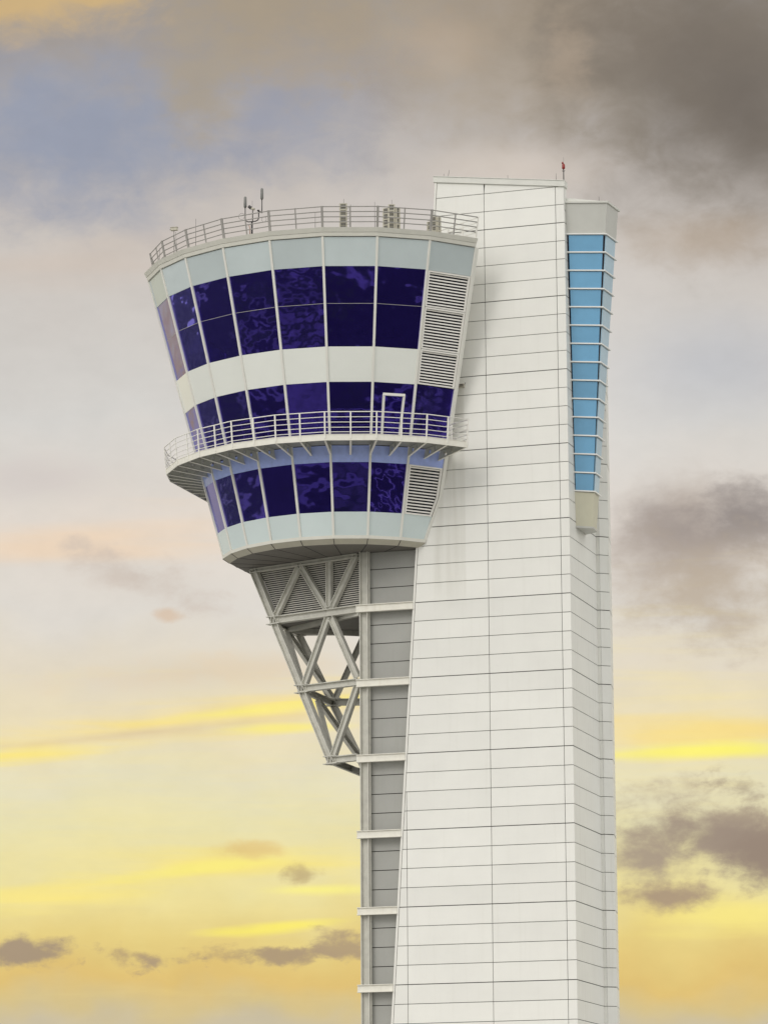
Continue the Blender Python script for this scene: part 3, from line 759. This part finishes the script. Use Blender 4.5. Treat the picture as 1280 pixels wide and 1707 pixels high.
# ================================================================== GROUND
def ground_mat():
    m, nt, p = nodes('airfield_ground'); L = nt.links.new
    p.inputs['Roughness'].default_value = .85
    tc = nt.nodes.new('ShaderNodeTexCoord')
    def noise(s, d=4, dist=0.):
        n = nt.nodes.new('ShaderNodeTexNoise'); n.inputs['Scale'].default_value = s; n.inputs['Detail'].default_value = d; n.inputs['Distortion'].default_value = dist
        L(tc.outputs['Object'], n.inputs['Vector']); return n.outputs['Fac']
    def ramp(sock, stops):
        r = nt.nodes.new('ShaderNodeValToRGB'); e = r.color_ramp.elements
        e[0].position, e[0].color = stops[0][0], (*stops[0][1], 1); e[1].position, e[1].color = stops[-1][0], (*stops[-1][1], 1)
        for pos, c in stops[1:-1]: k = e.new(pos); k.color = (*c, 1)
        L(sock, r.inputs['Fac']); return r.outputs['Color']
    far = ramp(noise(.020, 3, .6), [(.40, (.035, .037, .04)), (.50, (.055, .055, .058)), (.545, (.05, .075, .03)), (.56, (.06, .09, .035)), (.61, (.30, .295, .275)), (.68, (.48, .47, .44))])
    ds = nt.nodes.new('ShaderNodeVectorMath'); ds.operation = 'DISTANCE'; L(tc.outputs['Object'], ds.inputs[0]); ds.inputs[1].default_value = (0, 190, 0)
    rr = nt.nodes.new('ShaderNodeMapRange'); rr.inputs['From Min'].default_value = 92; rr.inputs['From Max'].default_value = 93.5
    L(ds.outputs['Value'], rr.inputs['Value'])
    cm = nt.nodes.new('ShaderNodeMix'); cm.data_type = 'RGBA'; L(rr.outputs['Result'], cm.inputs['Factor'])
    cm.inputs['A'].default_value = (.46, .45, .42, 1); L(far, cm.inputs['B']); c = cm.outputs['Result']
    v = ramp(noise(.35, 6), [(.3, (.7, .7, .7)), (.7, (1.2, 1.2, 1.2))])
    mx = nt.nodes.new('ShaderNodeMix'); mx.data_type = 'RGBA'; mx.blend_type = 'MULTIPLY'; mx.inputs['Factor'].default_value = 1
    L(c, mx.inputs['A']); L(v, mx.inputs['B']); L(mx.outputs['Result'], p.inputs['Base Color'])
    return m
bm = bmesh.new(); bmesh.ops.create_grid(bm, x_segments=8, y_segments=8, size=6000)
me = bpy.data.meshes.new('ground'); bm.to_mesh(me); bm.free(); me.materials.append(ground_mat())
g = bpy.data.objects.new('ground', me); C.objects.link(g); g['kind'] = 'structure'

# painted taxi lines and a kerbed service road on the apron, lying just above the ground
def ribbon(name, pts, wd, m, z):
    q = bmesh.new(); P = [Vector((x, y, z)) for x, y in pts]; L_, R_ = [], []
    for i, p in enumerate(P):
        d = (P[min(i+1, len(P)-1)]-P[max(i-1, 0)]).normalized(); n = Vector((-d.y, d.x, 0))*wd/2
        L_.append(q.verts.new(p+n)); R_.append(q.verts.new(p-n))
    for i in range(len(P)-1): q.faces.new((L_[i], R_[i], R_[i+1], L_[i+1]))
    bmesh.ops.recalc_face_normals(q, faces=q.faces)
    me = bpy.data.meshes.new(name); q.to_mesh(me); q.free(); me.materials.append(m)
    o = bpy.data.objects.new(name, me); C.objects.link(o); o['kind'] = 'structure'
paint = mat('road_paint', (.72, .71, .66), .7, var=.15, scale=2)
for k, (x0, amp, ph) in enumerate(((-60, 18, 0), (-22, 10, 1.4), (14, 14, 2.2), (52, 22, .7), (95, 15, 3.1))):
    ribbon('road_marking', [(x0+amp*math.sin(ph+t/26), -150+t*6) for t in range(41)], 1.1, paint, .006)
ribbon('service_road', [(-300+t*12, 62+16*math.sin(t/6)) for t in range(51)], 9, mat('service_asphalt', (.30, .30, .29), .8, var=.1, scale=.3), .004)

# ================================================================== SKY AND LIGHT
SUN_EL, SUN_AZ = rad(34), rad(180+40)        # azimuth clockwise from +Y: behind the camera, to the left
W = bpy.data.worlds.new('World'); bpy.context.scene.world = W; W.use_nodes = True
nt = W.node_tree; nt.nodes.clear(); L = nt.links.new
def N(t, **k):
    n = nt.nodes.new(t)
    for a, v in k.items(): setattr(n, a, v)
    return n
def math_(op, a, b=None, c=None, clamp=False):
    n = N('ShaderNodeMath', operation=op); n.use_clamp = clamp
    for i, x in enumerate((a, b, c)):
        if x is None: continue
        if isinstance(x, (int, float)): n.inputs[i].default_value = x
        else: L(x, n.inputs[i])
    return n.outputs[0]
tc = N('ShaderNodeTexCoord'); sx = N('ShaderNodeSeparateXYZ'); L(tc.outputs['Generated'], sx.inputs[0])
DEG = 180/math.pi
AZ = math_('MULTIPLY', math_('ARCTAN2', sx.outputs['X'], sx.outputs['Y']), DEG)      # degrees right of the +Y axis
EL = math_('MULTIPLY', math_('ARCSINE', sx.outputs['Z']), DEG)                       # degrees above the horizon
PX = DEG/F_PX
def el_of(v): return math.degrees(PITCH)-(v-853.5)*PX
def az_of(u): return (u-640)*PX*1.02
def noise(ka, ke, off, detail=6, rough=.55, dist=0., lac=2.):
    cb = N('ShaderNodeCombineXYZ'); L(math_('MULTIPLY', AZ, ka), cb.inputs[0]); L(math_('MULTIPLY', EL, ke), cb.inputs[1]); cb.inputs[2].default_value = off
    n = N('ShaderNodeTexNoise'); n.inputs['Scale'].default_value = 1; n.inputs['Detail'].default_value = detail
    n.inputs['Roughness'].default_value = rough; n.inputs['Distortion'].default_value = dist
    L(cb.outputs[0], n.inputs['Vector']); return n.outputs['Fac']
NZ = {'fine': noise(.30, 3.4, 6.6, 8, .6, .25), 'cloud': noise(1.25, 2.0, 4.4, 12, .6, .12), 'big': noise(.45, .55, 3.1, 5, .5), 'mid': noise(1.1, 1.6, 8.7, 7, .58, .3), 'streak': noise(.22, 2.2, 1.9, 5, .5, .2),
      'wisp': noise(2.2, 3.4, 5.3, 8, .62, .5), 'wide': noise(.035, .06, 7.7, 3, .5), 'soft': noise(.7, .8, 11.4, 3, .45)}
# base colours by elevation
stops = [(1900, (196, 184, 156)), (1707, (204, 192, 164)), (1675, (214, 194, 142)), (1630, (226, 194, 118)), (1560, (232, 209, 132)), (1480, (238, 224, 158)), (1380, (232, 224, 178)),
         (1300, (230, 223, 192)), (1210, (235, 221, 184)), (1120, (228, 217, 196)), (1020, (223, 217, 208)), (880, (226, 216, 205)), (700, (213, 210, 205)), (560, (208, 203, 197)),
         (440, (205, 198, 191)), (340, (199, 191, 184)), (240, (183, 176, 171)), (100, (164, 156, 150)), (-100, (158, 154, 152))]
r = N('ShaderNodeValToRGB'); cr = r.color_ramp; EMAX = 24.
ps = [(max(0, min(1, el_of(v)/EMAX)), c) for v, c in stops]
cr.elements[0].position, cr.elements[0].color = ps[0][0], srgb(*ps[0][1]); cr.elements[1].position, cr.elements[1].color = ps[-1][0], srgb(*ps[-1][1])
for p_, c_ in ps[1:-1]: e = cr.elements.new(p_); e.color = srgb(*c_)
L(math_('DIVIDE', math_('ADD', EL, math_('MULTIPLY', math_('SUBTRACT', NZ['soft'], .5), 1.2)), EMAX, clamp=True), r.inputs['Fac'])
cur = r.outputs['Color']
def blob(u, v, ru, rv, col, strength=1., soft=.5, nz='mid', amp=1.2, slope=0.):
    """one cloud or glow: an ellipse of sky (direction space) with a noisy edge"""
    global cur
    a0, e0, ra, re = az_of(u), el_of(v), ru*PX, rv*PX
    da = math_('SUBTRACT', AZ, a0)
    de = math_('SUBTRACT', math_('SUBTRACT', EL, e0), math_('MULTIPLY', da, slope))
    d = math_('SQRT', math_('ADD', math_('POWER', math_('DIVIDE', da, ra), 2), math_('POWER', math_('DIVIDE', de, re), 2)))
    x = math_('ADD', math_('SUBTRACT', 1, d), math_('MULTIPLY', math_('SUBTRACT', NZ[nz], .5), amp*2))
    mr = N('ShaderNodeMapRange', interpolation_type='SMOOTHSTEP'); mr.inputs['From Max'].default_value = soft; mr.inputs['To Max'].default_value = strength
    L(x, mr.inputs['Value'])
    mx = N('ShaderNodeMix', data_type='RGBA'); L(mr.outputs['Result'], mx.inputs['Factor']); L(cur, mx.inputs['A']); mx.inputs['B'].default_value = srgb(*col)
    cur = mx.outputs['Result']
# upper sky
blob(90, 230, 440, 210, (151, 157, 174), .95, .9, 'mid', .5)
blob(480, 195, 230, 140, (154, 157, 171), .85, .9, 'mid', .6)
blob(610, 190, 70, 190, (160, 158, 164), .5, 1., 'mid', .8)
blob(470, 0, 360, 170, (168, 154, 134), .95, .9, 'cloud', .8)
blob(20, 0, 270, 100, (208, 178, 128), .95, .7, 'mid', .6)
blob(325, 140, 95, 130, (168, 157, 142), .9, .9, 'cloud', .8)
blob(500, 110, 90, 110, (170, 158, 144), .6, 1., 'cloud', 1.)
blob(900, 60, 430, 290, (164, 150, 132), 1., .9, 'mid', .5)
blob(1230, 120, 420, 380, (136, 126, 113), .95, .9, 'mid', .5)
blob(1250, 170, 360, 330, (110, 102, 94), .9, 1.2, 'big', .4)
blob(1010, 60, 280, 150, (126, 116, 105), .7, 1.2, 'mid', .6)
blob(745, 80, 130, 70, (186, 166, 143), .5, 1., 'mid', .7)
blob(950, 110, 60, 90, (172, 154, 134), .55, 1., 'cloud', 1.)
blob(1180, 410, 240, 70, (180, 162, 142), .6, 1., 'mid', .5)
blob(860, 290, 260, 70, (208, 195, 182), .75, 1., 'soft', .3)
blob(120, 440, 400, 60, (208, 192, 178), .5, 1., 'streak', .6, .10)
blob(1180, 620, 260, 130, (188, 190, 196), .7, 1., 'soft', .3)
blob(780, 800, 560, 900, (232, 228, 222), .62, 1.3, 'soft', .2)  # broad pale halo around the tower, painted into the sky
# middle
blob(130, 900, 430, 60, (241, 214, 184), .75, 1., 'streak', .9, .08)
blob(60, 800, 180, 50, (206, 196, 192), .5, 1., 'cloud', .9)
blob(230, 960, 190, 50, (202, 188, 176), .75, 1.2, 'cloud', 1.5, -.3)
blob(280, 1024, 30, 18, (216, 192, 168), .8, .9, 'cloud', 1.)
blob(1150, 910, 230, 150, (180, 166, 154), .9, 1.1, 'mid', .5)
blob(1140, 890, 190, 110, (155, 144, 138), .85, 1.2, 'cloud', .8)
blob(1250, 870, 130, 80, (144, 135, 131), .85, 1.1, 'cloud', .9)
blob(1170, 1000, 220, 120, (188, 173, 154), .85, 1.1, 'cloud', 1.1)
blob(340, 1120, 330, 40, (224, 204, 174), .6, 1.1, 'cloud', 1., .05)
# yellow bands
blob(260, 1205, 520, 44, (252, 226, 132), .9, 1., 'streak', 1.1, .12)
blob(400, 1186, 300, 15, (253, 238, 128), .85, 1., 'streak', .9, .10)
blob(230, 1222, 360, 17, (220, 198, 162), .8, 1., 'streak', 1., .10)
blob(40, 1258, 260, 18, (255, 233, 124), .85, 1., 'streak', .9, .10)
blob(470, 1212, 170, 12, (253, 238, 128), .8, 1., 'streak', .8, .02)
blob(1170, 1230, 360, 50, (250, 220, 130), .85, 1., 'streak', 1., .06)
blob(1160, 1256, 280, 21, (255, 246, 112), .95, .9, 'streak', .6, .03)
blob(400, 1440, 330, 50, (250, 230, 124), .85, 1., 'streak', 1.3, .05)
blob(350, 1443, 190, 17, (253, 240, 122), .85, .9, 'streak', .8, .12)
blob(400, 1415, 80, 22, (222, 190, 124), .8, 1., 'cloud', 1.2)
blob(100, 1496, 300, 28, (252, 232, 130), .8, 1., 'streak', 1.1, .02)
blob(470, 1541, 140, 15, (255, 240, 104), .85, .9, 'streak', .9, .10)
blob(520, 1480, 150, 16, (255, 246, 134), .8, .9, 'streak', .9)
blob(1200, 1530, 240, 46, (253, 236, 134), .8, 1., 'streak', .9)
blob(300, 1370, 900, 260, (250, 231, 150), .32, 1.6, 'fine', 1.6, .04)
blob(1150, 1250, 420, 260, (250, 231, 150), .28, 1.6, 'fine', 1.6, .03)
# low clouds
blob(500, 1456, 42, 20, (190, 168, 122), .8, 1., 'cloud', 1.8)
blob(290, 1588, 400, 22, (178, 154, 118), .7, 1., 'cloud', 2.6)
blob(70, 1584, 135, 30, (168, 148, 124), .95, .8, 'cloud', 1.5)
blob(295, 1593, 95, 19, (174, 152, 124), .9, .8, 'cloud', 1.9)
blob(465, 1590, 72, 22, (174, 152, 122), .9, .8, 'cloud', 1.8)
blob(570, 1576, 72, 32, (176, 154, 124), .9, .8, 'cloud', 1.8)
blob(1190, 1390, 240, 90, (178, 160, 138), .9, 1.1, 'cloud', 1.3, -.10)
blob(1190, 1405, 240, 66, (158, 141, 126), .95, .9, 'cloud', .7, -.10)
blob(1270, 1435, 120, 66, (152, 134, 119), .95, .9, 'cloud', .9)
blob(1070, 1430, 130, 70, (170, 153, 134), .95, .9, 'cloud', .9)
blob(1090, 1496, 140, 34, (172, 150, 126), .95, .8, 'cloud', 1.0)
blob(1225, 1320, 60, 50, (172, 156, 134), .7, 1., 'cloud', 2.2)
# fine tonal grain of the cloud deck
gr = N('ShaderNodeMapRange'); gr.inputs['To Min'].default_value = .972; gr.inputs['To Max'].default_value = 1.028; gr.inputs['From Min'].default_value = .3; gr.inputs['From Max'].default_value = .7
L(NZ['cloud'], gr.inputs['Value'])
gv = N('ShaderNodeVectorMath', operation='SCALE'); L(cur, gv.inputs[0]); L(gr.outputs['Result'], gv.inputs['Scale']); cur = gv.outputs['Vector']
# clear sky above and behind: physical sky, veiled by the cloud deck
sky = N('ShaderNodeTexSky', sky_type='NISHITA'); sky.sun_disc = False; sky.sun_elevation = SUN_EL; sky.sun_rotation = SUN_AZ
sky.dust_density = 2.0; sky.altitude = 5
# unseen sky away from the sunset, brightened to light the tower's front
mo = N('ShaderNodeMapRange', interpolation_type='SMOOTHSTEP'); mo.inputs['From Min'].default_value = .90; mo.inputs['From Max'].default_value = .35
L(sx.outputs['Y'], mo.inputs['Value'])
mxo = N('ShaderNodeMix', data_type='RGBA'); L(mo.outputs['Result'], mxo.inputs['Factor']); L(cur, mxo.inputs['A'])
thin = N('ShaderNodeMix', data_type='RGBA'); L(NZ['wide'], thin.inputs['Factor']); thin.inputs['A'].default_value = (.72, .72, .74, 1); thin.inputs['B'].default_value = (1.40, 1.37, 1.28, 1)
L(thin.outputs['Result'], mxo.inputs['B']); cur = mxo.outputs['Result']
sc_ = N('ShaderNodeVectorMath', operation='SCALE'); L(cur, sc_.inputs[0]); sc_.inputs['Scale'].default_value = 10.0
mx = N('ShaderNodeMix', data_type='RGBA'); mx.inputs['Factor'].default_value = .985
L(sky.outputs['Color'], mx.inputs['A']); L(sc_.outputs['Vector'], mx.inputs['B'])
bg = N('ShaderNodeBackground'); bg.inputs['Strength'].default_value = .1; L(mx.outputs['Result'], bg.inputs['Color'])
wo = N('ShaderNodeOutputWorld'); L(bg.outputs[0], wo.inputs[0])

sun = bpy.data.lights.new('sun', 'SUN'); sun.energy = .8; sun.angle = rad(24); sun.color = (1, .96, .90)
so = bpy.data.objects.new('sun', sun); C.objects.link(so)
sd = Vector((math.sin(SUN_AZ)*math.cos(SUN_EL), math.cos(SUN_AZ)*math.cos(SUN_EL), math.sin(SUN_EL)))
so.rotation_euler = sd.to_track_quat('Z', 'Y').to_euler()

# ================================================================== CAMERA
cd = bpy.data.cameras.new('camera'); cam = bpy.data.objects.new('camera', cd); C.objects.link(cam)
cd.sensor_fit = 'VERTICAL'; cd.sensor_height = 36; cd.lens = 36*F_PX/1707
cd.clip_start = .5; cd.clip_end = 20000
fw_ = Vector((0, math.cos(PITCH), math.sin(PITCH))); up_ = Vector((0, -math.sin(PITCH), math.cos(PITCH))); rt_ = Vector((1, 0, 0))
r2 = rt_*math.cos(ROLL)+up_*math.sin(ROLL); u2 = -rt_*math.sin(ROLL)+up_*math.cos(ROLL)
cam.matrix_world = Matrix.Translation((0, 0, EYE)) @ Matrix((r2, u2, -fw_)).transposed().to_4x4()
sc = bpy.context.scene; sc.camera = cam
sc.view_settings.view_transform = 'Standard'; sc.view_settings.look = 'None'; sc.view_settings.exposure = 0; sc.view_settings.gamma = 1
sc.view_settings.use_curve_mapping = False
sc.render.resolution_x, sc.render.resolution_y = 767, 1024
